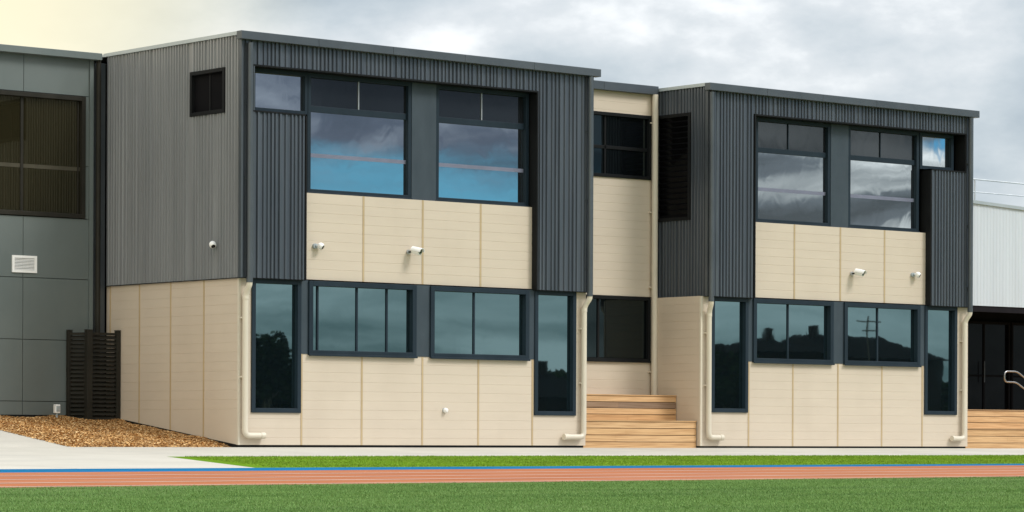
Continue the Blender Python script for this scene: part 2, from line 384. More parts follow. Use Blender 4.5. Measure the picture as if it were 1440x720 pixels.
def bend(pts, r=.09, seg=5):
    """round the corners of a polyline"""
    pts = [Vector(p) for p in pts]; out = [pts[0]]
    for a, b, c in zip(pts, pts[1:], pts[2:]):
        d0 = (a - b); d1 = (c - b); k = min(r, d0.length * .49, d1.length * .49)
        p, q = b + d0.normalized() * k, b + d1.normalized() * k
        for i in range(seg + 1):
            t = i / seg; out.append(p * (1 - t) ** 2 + b * 2 * t * (1 - t) + q * t * t)
    out.append(pts[-1]); return out
def downpipe(parent, xu, xl, foot, ztop, ysurf=-.13):
    """dark upper run, cream lower run with an offset at the head and a turned-out foot"""
    m = MB(); m.tube([(xu, ysurf - .06, ztop), (xu, ysurf - .06, 3.10)], .052, 14); m.tube([(xu, ysurf - .06, 3.16), (xu, ysurf - .06, 3.07)], .062, 14)
    for z in (6.4, 5.0, 3.6): m.box(WORLD, xu - .07, xu + .07, ysurf - .02, ysurf + .045, z, z + .03)
    u = m.build('downpipe', M['trim'], parent, smooth=True)
    d = .09 if foot > 0 else -.09
    m = MB()
    m.tube(bend([(xu, ysurf - .06, 3.12), (xu, ysurf - .06, 3.03), (xl, -.085, 2.86), (xl, -.085, .22), (xl + foot, -.085, .22)], .11), .056, 14)
    m.tube([(xl, -.085, 2.84), (xl, -.085, 2.76)], .062, 14)
    m.tube([(xl + foot * .80, -.085, .22), (xl + foot * 1.012, -.085, .22)], .063, 14)
    for z in (2.4, 1.3): m.box(WORLD, xl - .072, xl + .072, -.075, .0, z, z + .03)
    m.build('downpipe', M['creampipe'], parent, smooth=True)

# ------------------------------------------------------------------ the two projecting wings
def wing(T, X0, X1, U0, U1, zs, fz, fx, lower, upper, sidelen, sidewin, ribseed, pipes, footz, joints_side):
    """X0,X1 lower wall ends; U0,U1 upper storey ends; zs soffit; fz fascia top at both ends"""
    FL, FU = Face('f', 0.0), Face('f', -.10)
    body = MB(); body.box(WORLD, X0 + .12, X1 - .05, .30, 10, -.6, fz[1] - .12)
    body.build('wall', M['dark'], T)
    # ---- ground floor
    base = MB(); base.box(WORLD, X0 + .03, X1 - .03, .03, .30, -.4, .045); base.build('plinth', M['black'], T)
    lw = MB()
    n0, w1, w2, n1 = lower['n0'], lower['w1'], lower['w2'], lower['n1']; zb = lower['z0']
    zsill = lower['zsill']; zn = lower['zn']
    boards(lw, FL, X0 + .012, n0[0], zb, zs); boards(lw, FL, n1[1], X1, zb, zs)
    boards(lw, FL, n0[0], n0[1], zb, zn); boards(lw, FL, n1[0], n1[1], zb, zn)
    boards(lw, FL, n0[1], n1[0], zb, zsill)
    W = lw.build('wall', M['cream'], T)
    for u in lower['joints']: joint(FL, u, zb, zsill if n0[1] - .05 < u < n1[0] + .05 else zn, W)
    for a, b in ((n0[1], w1[0]), (w1[1], w2[0]), (w2[1], n1[0])):
        pan = MB(); pan.box(FL, a, b, -.1, .012, zsill, zs); pan.build('infill_panel', M['navypanel'], T)
    for a, b in (n0, n1):
        window(T, FL, a, b, zn, zs - .005, [(a + .06, b - .06, zn + .06, zs - .06, 'g_teal')], .085, 0, .035, sill=False, back=.075)
    for (a, b), bars in ((w1, lower['b1']), (w2, lower['b2'])):
        window(T, FL, a, b, zsill - .02, zs - .006, [(a + .06, b - .06, zsill + .03, zs - .06, 'g_teal')], .095, 0, .05, back=.07,
               bars=[(c - .02, c + .02, zsill + .05, zs - .08) for c in bars])
    # ---- first floor: ribbed hood round the recessed glazing
    ribs = rib_list(ribseed, U0, U1)
    oz = upper['otop']; (oa, ob) = upper['tall']; (pa, pb) = upper['short']; pz = upper['pz']
    clad(FU, ribs, U0, U1, oz, fz[0] - .1).build('metal_cladding', M['clad'], T)
    clad(FU, ribs, U0, min(oa, pa), zs, oz).build('metal_cladding', M['clad'], T)
    clad(FU, ribs, max(ob, pb), U1, zs, oz).build('metal_cladding', M['clad'], T)
    clad(FU, ribs, pa, pb, zs, pz).build('metal_cladding', M['clad'], T)
    tr = MB(); a0, a1 = min(oa, pa), max(ob, pb); t = .03
    tr.box(FU, a0, a1, -.28, .036, oz, oz + t)                                  # head
    left_short = pa < oa
    if left_short:
        tr.box(FU, pa - t, pa, -.28, .036, pz, oz + t); tr.box(FU, oa - t, oa, -.28, .036, zs, pz); tr.box(FU, ob, ob + t, -.28, .036, zs, oz + t)
        tr.box(FU, pa - t, oa, -.28, .036, pz - t, pz)
    else:
        tr.box(FU, pb, pb + t, -.28, .036, pz, oz + t); tr.box(FU, ob, ob + t, -.28, .036, zs, pz); tr.box(FU, oa - t, oa, -.28, .036, zs, oz + t)
        tr.box(FU, ob, pb + t, -.28, .036, pz - t, pz)
    tr.build('opening_trim', M['black'], T)
    for a, b, c, d, e_, f_ in ((U0 - .012, U0 + .03, -.05, .034, zs - .005, fz[0] - .08), (U1 - .06, U1, -.05, .036, zs - .005, fz[1] - .1), (U0 + .23, U0 + .29, -.02, .034, zs, oz + .41)):
        ct = MB(); ct.box(FU, a, b, c, d, e_, f_); ct.build('corner_flashing', M['trim'], T)
    for a, b in ((U0, oa), (ob, U1)):
        sof = MB(); sof.box(WORLD, a, b, -.115, -.002, zs - .012, zs - .002); sof.build('soffit', M['black'], T)
    # cream spandrel
    FS = Face('f', .02); sp = MB(); zt = upper['ztop']
    boards(sp, FS, oa, ob, zs + .02, zt - .005); S = sp.build('wall', M['cream'], T)
    for u in upper['joints']: joint(FS, u, zs + .02, zt - .005, S)
    # windows behind
    FWn = Face('f', .13)
    for (a, b, mull) in upper['wins']:
        zc = upper['zc']; ztr = upper['ztr']
        window(T, FWn, a - .08, b + .08, zt, oz - .002,
               [(a - .02, b + .02, zt + .06, zc + .02, 'g_big', upper['strip']), (a - .02, mull, ztr, oz - .04, 'g_trans'), (mull, b + .02, ztr, oz - .04, 'g_trans')],
               .08, 0, .04, back=.05, bars=[(a - .0, b, zc, ztr + .02), (mull - .008, mull + .008, ztr + .02, oz - .07, 'galv' if left_short else 'navy')], sill=True)
    a, b = upper['small']
    window(T, FWn, a - .08, b + .1, pz + .005, oz - .002, [(a - .01, b + .03, pz + .09, oz - .04, 'g_big')], .08, 0, .04, back=.05, sill=False)
    pl = MB()
    for a, b in upper['pillars']: pl.box(FWn, a, b, -.06, .05, zt - .0, oz - .004)
    pl.build('infill_panel', M['navypanel'], T)
    # ---- side walls (facing -X)
    FSL, FSU = Face('s', X0), Face('s', U0 + .03)
    sl = MB(); boards(sl, FSL, .014, sidelen, .62 if footz else zb, zs, z0b=(.045, .60) if footz else None)
    SW = sl.build('wall', M['cream'], T)
    for u in joints_side: joint(FSL, u, (.05 + .118 * u) if footz else zb, zs, SW)
    cs = MB(); cs.box(WORLD, X0 - .010, X0 + .035, -.010, .035, zb, zs - .014); cs.build('corner_flashing', M['creampipe'], T)
    if footz:
        pf = MB(); pf.hexa([FSL(.02, -.05, -.3), FSL(sidelen, -.05, -.3), FSL(sidelen, .006, -.3), FSL(.02, .006, -.3),
                            FSL(.02, -.05, .045), FSL(sidelen, -.05, .60), FSL(sidelen, .006, .60), FSL(.02, .006, .045)])
        pf.build('plinth', M['black'], T)
    sr = rib_list(ribseed + 5, -.1, sidelen)
    (wa, wb, wz0, wz1) = sidewin; ztop = fz[0] - .06; CS = M['cladlit'] if footz else M['clad']
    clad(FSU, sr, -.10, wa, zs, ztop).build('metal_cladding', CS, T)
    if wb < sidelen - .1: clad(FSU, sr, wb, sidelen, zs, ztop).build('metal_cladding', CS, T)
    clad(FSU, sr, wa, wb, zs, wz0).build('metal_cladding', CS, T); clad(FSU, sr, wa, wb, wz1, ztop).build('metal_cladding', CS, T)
    bk = MB(); bk.box(FSU, -.09, sidelen, -.12, -.03, zs, ztop - .01); bk.build('wall', M['dark'], T)
    sf = MB(); sf.box(FSU, -.10, sidelen, -.03, .034, zs - .014, zs - .002); sf.build('drip_flashing', M['black'], T)
    cp = MB(); cp.box(FSU, -.12, sidelen + .05, -.12, .055, ztop + .002, fz[0] + .01); cp.build('roof_capping', M['capping'], T)
    # ---- right return, roof and fascia
    rr = MB(); rr.box(WORLD, X1 - .05, X1 - .004, .105, 10, -.4, zs); rr.build('wall', M['cream'], T)
    ru = MB(); ru.box(WORLD, U1 - .05, U1 - .002, -.06, 10, zs, fz[1] - .11); ru.build('metal_cladding', M['clad'], T)
    rf = MB(); rf.box(WORLD, U0 - .02, U1 + .05, -.08, 10.1, fz[0] - .05, fz[0] - .01, z0b=fz[1] - .05, z1b=fz[1] - .01); rf.build('roof', M['capping'], T)
    fa = MB(); span = fx[1] - fx[0]; k = 5
    for i in range(k):                                                          # lapped lengths
        a, b = fx[0] + span * i / k, fx[0] + span * (i + 1) / k; za = fz[0] + (fz[1] - fz[0]) * i / k; zb_ = fz[0] + (fz[1] - fz[0]) * (i + 1) / k
        fa.box(FU, a + (.004 if i else 0), b, -.02, .15, za - .155, za, z0b=zb_ - .155, z1b=zb_)
    fa.build('fascia_gutter', M['trim'], T, bevel=.006)
    for xu, xl, foot in pipes: downpipe(T, xu, xl, foot, fz[1] - .16)

TA = thing('classroom_block', 'two storey charcoal and cream classroom block with a long side wall beside the mulch bed', 'building')
wing(TA, 0, 8.53, -.04, 8.60, 3.165, (7.74, 7.69), (-.13, 8.70),
     dict(n0=(.28, 1.41), w1=(1.58, 4.15), w2=(4.50, 7.00), n1=(7.16, 8.25), z0=.045, zsill=1.77, zn=.65, joints=(1.44, 2.86, 4.33, 5.73, 7.12), b1=(1.84, 2.77, 3.49), b2=(5.65,)),
     dict(otop=7.115, tall=(1.45, 7.11), short=(.22, 1.45), pz=6.29, ztop=4.83, joints=(2.90, 4.34, 5.79), zc=6.38, ztr=6.48, strip=5.52,
          wins=((1.70, 4.03, 2.87), (4.79, 7.00, 5.91)), small=(.42, 1.54), pillars=((4.11, 4.71),)),
     4.6, (.43, 1.60, 6.27, 7.12), 11, ((.11, .09, .44), (8.47, 8.41, -.52)), True, (1.16, 2.30, 3.40, 4.46))
TB = thing('classroom_block', 'two storey charcoal and cream block between the two timber stairs', 'building')
wing(TB, 11.71, 19.93, 11.78, 19.94, 3.19, (7.65, 7.62), (11.72, 20.02),
     dict(n0=(12.0, 13.06), w1=(13.2, 15.6), w2=(15.94, 18.33), n1=(18.5, 19.55), z0=.04, zsill=1.84, zn=.75, joints=(13.10, 14.41, 15.78, 17.15, 18.44), b1=(14.30,), b2=(17.05,)),
     dict(otop=7.065, tall=(13.16, 18.55), short=(18.55, 19.68), pz=6.24, ztop=4.82, joints=(14.46, 15.86, 17.24), zc=6.32, ztr=6.41, strip=5.50,
          wins=((13.44, 15.54, 14.39), (16.24, 18.33, 17.23)), small=(18.52, 19.44), pillars=((15.62, 16.16),)),
     1.5, (.42, 1.5, 4.81, 7.08), 23, ((11.83, 11.87, .40), (19.79, 19.73, -.40)), False, ())
# side windows
FSA = Face('s', -.02)
window(TA, FSA, .43, 1.60, 6.27, 7.12, [(.50, 1.53, 6.33, 7.06, 'g_dark')], .07, 0, .035, mat='black', back=.06, bars=[(.98, 1.02, 6.33, 7.06)], sill=False)
FSB = Face('s', 11.80)
lv = window(TB, FSB, .42, 1.50, 4.81, 7.08, [(.48, 1.44, 4.87, 7.02, 'g_dark')], .07, 0, .035, mat='black', back=.07, bars=[], sill=False, name='louvre_window')
m = MB()
for i in range(18):
    z = 4.93 + i * .117
    m.hexa([FSB(.5, -.05, z), FSB(1.42, -.05, z), FSB(1.42, -.042, z - .01), FSB(.5, -.042, z - .01), FSB(.5, .0, z + .105), FSB(1.42, .0, z + .105), FSB(1.42, .008, z + .095), FSB(.5, .008, z + .095)])
m.build('louvre_blades', M['g_dark'], lv)
rebase(TA, (4.3, 5, 0)); rebase(TB, (15.8, 5, 0))

# ------------------------------------------------------------------ recessed link between the wings
TL = thing('link_building', 'narrow cream link building set back between the two classroom blocks', 'building')
FC = Face('f', 1.5)
b = MB(); b.box(WORLD, 8.55, 11.72, 1.85, 10, -.6, 7.5); b.build('wall', M['dark'], TL)
m = MB(); c0, c1 = 8.54, 11.70
boards(m, FC, c0, c1, 0, 1.82, depth=.3); boards(m, FC, c0, c1, 3.21, 5.70, depth=.3); boards(m, FC, c0, c1, 7.07, 7.55, depth=.3)
m.build('wall', M['cream'], TL)
window(TL, FC, 8.6, 11.62, 5.70, 7.07, [(8.66, 11.56, 5.76, 6.31, 'g_conn'), (8.66, 11.56, 6.36, 7.01, 'g_conn')], .07, 0, .03, mat='black', back=.05,
       bars=[(8.67, 11.55, 6.30, 6.37), (10.33, 10.38, 5.76, 7.0)], sill=False)
window(TL, FC, 8.6, 11.62, 1.82, 3.20, [(8.66, 11.56, 1.90, 3.14, 'g_conn')], .07, 0, .03, mat='black', back=.05, bars=[(10.16, 10.21, 1.88, 3.14)], sill=True)
for a_, b_, c_, d_ in ((11.625, 11.70, 1.82, 3.2), (11.625, 11.70, 5.71, 7.06), (c0, 8.6, 1.83, 3.2), (c0, 8.6, 5.71, 7.06)):
    jm = MB(); jm.box(FC, a_, b_, -.05, .01, c_, d_); jm.build('jamb_trim', M['creampipe'], TL)
f = MB(); f.box(FC, 8.62, 10.2, -.05, .12, 7.52, 7.70); f.box(FC, 10.204, 11.74, -.05, .12, 7.52, 7.70); f.build('fascia_gutter', M['trim'], TL, bevel=.006)
f = MB(); f.box(WORLD, 8.6, 11.75, 1.56, 10, 7.56, 7.66); f.build('roof', M['capping'], TL)
f = MB(); f.tube([(11.66, 1.40, 7.52), (11.66, 1.40, 1.11)], .068, 14)
for z in (6.9, 5.0, 3.4, 1.6): f.box(WORLD, 11.575, 11.70, 1.44, 1.5, z, z + .03)
f.build('downpipe', M['creampipe'], TL, smooth=True)
rebase(TL, (10.1, 5, 0))

# ------------------------------------------------------------------ left neighbour, grey panels
TG = thing('panel_building', 'grey panelled building at the left edge with a large dark window', 'building')
FG = Face('f', 4.6); YG = 4.6
b = MB(); b.box(WORLD, -16, -.05, 4.78, 14, -.6, 7.55); b.build('wall', M['greypanel'], TG)
m = MB(); gp = .012
xs = [-16, -13.2, -10.4, -7.5, -4.7, -1.9, -.42]; zs_ = [.60, .87, 2.07, 3.27, 4.46]
for xa, xb in zip(xs, xs[1:]):
    for za, zb in zip(zs_, zs_[1:]): m.box(FG, xa + gp / 2, xb - gp / 2, -.1, 0, za + gp / 2, zb - gp / 2)
    m.box(FG, xa + gp / 2, xb - gp / 2, -.1, 0, 6.87 + gp / 2, 7.60)
for za, zb in ((4.46, 5.5), (5.5, 6.87)):
    m.box(FG, -.505, -.42 - gp / 2, -.1, 0, za + gp / 2, zb - gp / 2); m.box(FG, -16, -7.6, -.1, 0, za + gp / 2, zb - gp / 2)
m.build('wall', M['greypanel'], TG)
m = MB(); m.box(FG, -16, -.42, -.14, -.102, .5, 7.55); m.build('wall_backing', M['black'], TG)
m = MB(); m.box(FG, -16, -.42, -.08, -.01, .30, .60); m.build('plinth', M['black'], TG)
m = MB(); m.box(FG, -.42, -.335, -.1, .03, .5, 7.6); m.build('corner_flashing', M['greypanel'], TG)
m = MB(); m.box(FG, -.33, -.02, -.12, -.04, .5, 7.56); m.build('wall', M['trim'], TG)
m = MB(); m.tube([(-.24, 4.54, 7.58), (-.24, 4.54, .55)], .05, 12); m.build('downpipe', M['brown'], TG, smooth=True)
bars = [(-1.94, -1.88, 4.52, 6.82), (-4.0, -3.94, 4.52, 6.82), (-6.0, -5.94, 4.52, 6.82), (-.66, -.63, 4.55, 6.8)]
window(TG, FG, -7.59, -.51, 4.47, 6.86, [(-7.5, -.58, 4.55, 6.79, 'g_left', 5.40)], .085, 0, .03, mat='brown', back=.07, bars=bars, sill=False)
f = MB(); f.box(FG, -16, -7.0, -.1, .16, 7.59, 7.725); f.box(FG, -6.996, -.22, -.1, .16, 7.59, 7.725); f.build('fascia_gutter', M['greypanel'], TG, bevel=.006)
f = MB(); f.box(WORLD, -16, -.1, 4.66, 14, 7.62, 7.69); f.build('roof', M['capping'], TG)
m = MB(); m.box(FG, -2.15, -2.10, 0, .025, 3.36, 3.69); m.box(FG, -1.65, -1.60, 0, .025, 3.36, 3.69); m.box(FG, -2.10, -1.65, 0, .025, 3.64, 3.69); m.box(FG, -2.10, -1.65, 0, .025, 3.36, 3.41)
for i in range(8):
    z = 3.415 + i * .028; m.hexa([FG(-2.1, .001, z + .012), FG(-1.65, .001, z + .012), FG(-1.65, .018, z), FG(-2.1, .018, z), FG(-2.1, .001, z + .022), FG(-1.65, .001, z + .022), FG(-1.65, .018, z + .010), FG(-2.1, .018, z + .010)])
m.build('vent_grille', M['white'], TG)
rebase(TG, (-6, 9, .5))

# ------------------------------------------------------------------ right neighbour, white corrugated over a dark undercroft
TW = thing('white_building', 'white corrugated building at the right edge over a dark glazed undercroft', 'building')
FW = Face('f', 5.0)
rw = [(20.2 + .118 * i, .045, .006) for i in range(150)]
clad(FW, rw, 20.0, 38, 3.55, 6.36, z1b=5.60).build('metal_cladding', M['whitewall'], TW)
m = MB(); m.box(FW, 20.0, 38, -.08, .05, 6.33, 6.41, z0b=5.57, z1b=5.65); m.build('roof_capping', M['capping'], TW)
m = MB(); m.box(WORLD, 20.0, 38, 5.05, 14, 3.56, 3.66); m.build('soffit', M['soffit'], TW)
m = MB(); m.box(WORLD, 20.0, 38, 5.06, 14, 6.0, 6.3, z0b=5.2, z1b=5.55); m.build('roof', M['capping'], TW)
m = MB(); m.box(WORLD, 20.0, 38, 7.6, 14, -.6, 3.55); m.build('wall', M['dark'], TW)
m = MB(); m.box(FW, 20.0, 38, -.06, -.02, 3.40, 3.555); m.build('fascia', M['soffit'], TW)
FD = Face('f', 7.5)
for k in range(6):
    a = 22.0 + 1.95 * k
    w = window(TW, FD, a, a + 1.9, .9, 3.3, [(a + .06, a + 1.84, .96, 3.24, 'g_dark')], .07, 0, .03, mat='dark', back=.05, bars=[(a + .9, a + .96, .97, 3.23), (a + .07, a + 1.83, 1.85, 1.9)], sill=False, name='glazed_door')
    h = MB(); h.tube([(a + .85, 7.43, 1.7), (a + .85, 7.43, 2.25)], .014, 8); h.build('handle', M['trim'], w)
rebase(TW, (29, 9, -.5))

# roof edge railing
TR = thing('roof_railing', 'pale tubular safety railing along the white building roof', 'railing')
def zr(x): return 6.36 - .76 * (x - 20) / 18
m = MB(); m.tube([(20.3, 6.3, 6.93), (33, 6.3, 6.80)], .022, 8); m.build('top_rail', M['galv'], TR, smooth=True)
m = MB(); m.tube([(20.3, 6.3, 6.57), (33, 6.3, 6.5)], .018, 8); m.build('mid_rail', M['galv'], TR, smooth=True)
for x in (21.5, 24.3, 27.06, 29.8, 32.6):
    p = MB(); p.tube([(x, 6.3, zr(x) - .12), (x, 6.3, 6.92 - .01 * (x - 20.3))], .022, 8); p.build('post', M['galv'], TR, smooth=True)
rebase(TR, (26, 6.3, 6.1))

# ------------------------------------------------------------------ timber terrace steps
def tier(parent, name, x0, x1, y0, y1, z0, z1, nb, seed, special=None):
    m = MB(); r = random.Random(seed); h = (z1 - z0) / nb
    for i in range(nb):
        pc = r.uniform(.45, 1) if special is None or i not in special else special[i]
        xa = x0
        cuts = [x0] + sorted(r.uniform(x0 + .8, x1 - .8) for _ in range(1 if x1 - x0 < 4 else 3)) + [x1]
        for ca, cb in zip(cuts, cuts[1:]):
            m.box(WORLD, ca + .001, cb - .001, y0, y0 + .022, z0 + h * i + .006, z0 + h * (i + 1) - .006, pc + r.uniform(-.06, .06))
    yy = y0 - .018; k = 0
    while yy < y1:
        e = min(yy + .135, y1); m.box(WORLD, x0, x1, yy, e, z1, z1 + .022, r.uniform(.2, .75)); yy += .142; k += 1
    o = m.build(name, M['timber'], parent, attr=True)
    q = MB(); q.box(WORLD, x0 + .01, x1 - .01, y0 + .03, y1, z0 - .3, z1 - .004); q.build('subframe', M['dark'], o)
    return o
TS = thing('timber_steps', 'two tier timber seating steps between the two classroom blocks', 'steps')
tier(TS, 'lower_tier', 8.545, 11.685, .10, .74, -.02, .545, 4, 3, {})
tier(TS, 'upper_tier', 8.56, 11.695, .74, 1.49, .568, 1.085, 4, 5, {2: .03, 0: .45})
rebase(TS, (10.1, .1, 0))
TS2 = thing('timber_steps', 'timber steps at the right edge leading up to the dark undercroft', 'steps')
tier(TS2, 'lower_tier', 19.96, 38, .15, .80, -.03, .43, 3, 9, {})
tier(TS2, 'upper_tier', 19.96, 38, .80, 7.4, .452, .87, 3, 12, {0: .9})
rebase(TS2, (29, .15, 0))

# handrail loop on the deck
TH = thing('handrail', 'curved polished steel handrail at the top of the right hand steps', 'handrail')
m = MB()
m.tube(bend([(26.3, 3, 1.36), (25.25, 3, 1.71), (24.98, 3, 1.86), (24.52, 3, 1.86), (24.52, 3, 1.60), (24.94, 3, 1.60), (25.25, 3, 1.44), (26.3, 3, 1.08)], .12), .020, 12)
m.build('rail', M['chrome'], TH, smooth=True)
for x, zt in ((25.6, 1.6), (26.25, 1.37)):
    m = MB(); m.tube([(x, 3, .88), (x, 3, zt)], .022, 10); m.tube([(x, 3, .893), (x, 3, .91)], .05, 12); m.build('post', M['chrome'], TH, smooth=True)
rebase(TH, (25.4, 3, .9))

# ------------------------------------------------------------------ louvred screen by the corner
TP = thing('louvre_screen', 'dark bronze louvred screen enclosing the corner above the mulch', 'screen')
def screen_panel(F, u0, u1, z0, z1, nm):
    m = MB()
    m.box(F, u0, u1, -.02, .02, z1 - .05, z1); m.box(F, u0, u1, -.02, .02, z0, z0 + .05)
    n = 20; h = (z1 - z0 - .1) / n
    for i in range(n):
        z = z0 + .05 + h * i
        m.hexa([F(u0, -.025, z + .062), F(u1, -.025, z + .062), F(u1, .025, z), F(u0, .025, z), F(u0, -.025, z + .075), F(u1, -.025, z + .075), F(u1, .025, z + .012), F(u0, .025, z + .012)])
    return m.build(nm, M['brown'], TP)
zs0, zs1 = .47, 2.22
screen_panel(Face('f', 4.1), -.66, -.10, zs0, zs1, 'louvre_panel'); 
dS = Vector((-.17, .43, 0)).normalized(); nS = Vector((-dS.y, dS.x, 0))
def FSc(u, n, z): return (-.72 + dS.x * u + nS.x * n, 4.1 + dS.y * u + nS.y * n, z)
screen_panel(FSc, .06, .42, zs0, zs1, 'louvre_panel')
for x, y in ((-.72, 4.1), (-.06, 4.1), (-.89, 4.53)):
    p = MB(); w = .06 if (x, y) == (-.72, 4.1) else .045
    p.box(WORLD, x - w, x + w, y - w, y + w, .25, zs1 + .04); p.box(WORLD, x - w - .006, x + w + .006, y - w - .006, y + w + .006, zs1 + .042, zs1 + .055); p.build('post', M['brown'], TP, bevel=.005)
rebase(TP, (-.4, 4.3, .45))

TO = thing('power_outlet', 'small white outdoor power outlet box on a short post in the mulch', 'outlet')
xo, yo = -1.31, 4.3
m = MB(); m.box(WORLD, xo - .055, xo + .055, yo - .045, yo + .045, .64, .81); m.build('box', M['white'], TO, bevel=.012)
m = MB(); m.box(WORLD, xo - .04, xo + .04, yo - .052, yo - .046, .67, .78); m.box(WORLD, xo - .028, xo + .028, yo - .058, yo - .052, .70, .755); m.build('cover', M['capping'], TO, bevel=.003)
m = MB(); m.tube([(xo, yo, .40), (xo, yo, .64)], .022, 10); m.build('post', M['capping'], TO, smooth=True)
rebase(TO, (xo, yo, .53))

# ------------------------------------------------------------------ security cameras
def bullet_cam(label, x, z, group, y=.014):
    t = thing('security_camera', label, 'security camera', group)
    m = MB(); m.tube([(x, y - .002, z), (x, y - .03, z)], .045, 16); m.build('mount', M['galv'], t, smooth=True)
    m = MB(); m.tube(bend([(x, y - .03, z), (x, y - .09, z), (x + .05, y - .12, z + .01)], .03), .016, 10); m.build('arm', M['brown'], t, smooth=True)
    d = Vector((.30, -.92, -.20)).normalized(); a = Vector((x + .04, y - .10, z + .03)); 
    m = MB(); m.tube([a, a + d * .17, a + d * .18], [.062, .070, .066], 18)
    bd = m.build('body', M['white'], t, smooth=True)
    # sunshield: arc above the body
    m = MB(); w = d.cross(Vector((0, 0, 1))).normalized(); up = w.cross(d).normalized(); n = 10
    for i in range(n):
        a0, a1 = math.pi * i / n, math.pi * (i + 1) / n
        for r0, r1 in ((.074, .081),):
            q = lambda an, r, s: a + d * s + (w * math.cos(an) + up * math.sin(an)) * r
            m.hexa([q(a0, r0, -.01), q(a1, r0, -.01), q(a1, r0, .22), q(a0, r0, .22), q(a0, r1, -.01), q(a1, r1, -.01), q(a1, r1, .22), q(a0, r1, .22)])
    m.build('sunshield', M['white'], t)
    m = MB(); m.tube([a + d * .181, a + d * .184], .056, 18); m.build('lens_ring', M['irring'], bd, smooth=True)
    m = MB(); m.tube([a + d * .1845, a + d * .189], .026, 14); m.build('lens', M['lens'], bd, smooth=True)
    rebase(t, (x, y, z)); return t
def turret_cam(label, F, u, z, group, n0=0.0, turn=1, out=.75):
    t = thing('security_camera', label, 'security camera', group)
    P = lambda a, b, c: Vector(F(u + a, n0 + b, z + c))
    m = MB(); m.tube([P(0, .0, 0), P(0, .05, 0)], [.052, .048], 16); m.tube([P(0, .05, .0), P(.05 * turn, .085, .01)], .03, 12); m.build('mount', M['capping'], t, smooth=True)
    c = P(.075 * turn, .105, .0); d = (Vector(F(u + .5 * turn, n0 + out, z - .55)) - Vector(F(u, n0, z))).normalized()
    m = MB(); prof = [(-.068, .012), (-.062, .036), (-.03, .062), (.0, .068), (.03, .064), (.05, .052)]
    m.tube([c + d * s for s, _ in prof], [r for _, r in prof], 18); bd = m.build('body', M['white'], t, smooth=True)
    m = MB(); m.tube([c + d * .0505, c + d * .057], [.044, .040], 16); m.build('lens', M['lens'], bd, smooth=True)
    rebase(t, P(0, 0, 0)); return t
GC = 'security cameras on the upper walls'
FS_ = Face('f', .02)
turret_cam('white turret camera on the left end of the near block cream upper band', FS_, 1.74, 3.82, GC)
bullet_cam('white bullet camera in the middle of the near block cream upper band', 3.98, 3.80, GC)
bullet_cam('white bullet camera on the far block cream band above its right window', 16.20, 3.82, GC)
turret_cam('white turret camera at the right end of the far block cream band', FS_, 18.12, 3.86, GC)
turret_cam('white turret camera on the charcoal side wall below the small window', Face('s', -.02), .72, 3.80, GC, .03, -1, .12)
# floodlight / tap cover low on the near block
TLt = thing('wall_light', 'small white bulkhead light low on the near block cream wall', 'light')
m = MB(); m.tube([(4.88, .0, .73), (4.88, -.03, .73)], [.05, .048], 16); m.build('base', M['capping'], TLt, smooth=True)
m = MB(); m.tube([(4.88, -.03, .73), (4.88, -.07, .725), (4.88, -.095, .72)], [.05, .044, .022], 16); m.build('cover', M['white'], TLt, smooth=True)
rebase(TLt, (4.88, 0, .73))

# ------------------------------------------------------------------ across the field (seen as reflections in the glass)
def leaf_crown(m, c, rx, ry, rz, n, r):
    lobes = [(Vector(c) + Vector((r.uniform(-.6, .6) * rx, r.uniform(-.6, .6) * ry, r.uniform(-.5, .6) * rz)), r.uniform(.3, .55)) for _ in range(14)]
    for _ in range(n):
        lc, s = r.choice(lobes); v = Vector((r.gauss(0, 1), r.gauss(0, 1), r.gauss(0, 1))).normalized() * r.uniform(.5, 1)
        p = lc + Vector((v.x * rx * s, v.y * ry * s, v.z * rz * s)); a = Vector((r.uniform(-1, 1), r.uniform(-1, 1), r.uniform(-1, 1))).normalized(); b_ = a.orthogonal().normalized()
        k = r.uniform(.14, .3); m.face([p - a * k, p + b_ * k * .6, p + a * k, p - b_ * k * .6])
def tree(x, y, h, w, seed, label, n=2600):
    r = random.Random(seed); t = thing('tree', label, 'tree', 'trees across the field')
    z0 = -.4; m = MB(); m.tube([(x, y, z0), (x + .1, y, h * .3), (x - .1, y + .1, h * .6)], [.26, .2, .1], 10)
    for k in range(6):
        a = r.uniform(0, 6.28); s = h * r.uniform(.28, .5); m.tube([(x, y, s), (x + math.cos(a) * w * .3, y + math.sin(a) * w * .3, s + h * .2)], [.1, .03], 7)
    m.build('trunk', M['bark'], t, smooth=True)
    c = MB(); leaf_crown(c, (x, y, h * .62), w / 2, w / 2, h * .40, n, r); c.build('crown', M['leaf'], t)
    rebase(t, (x, y, z0))
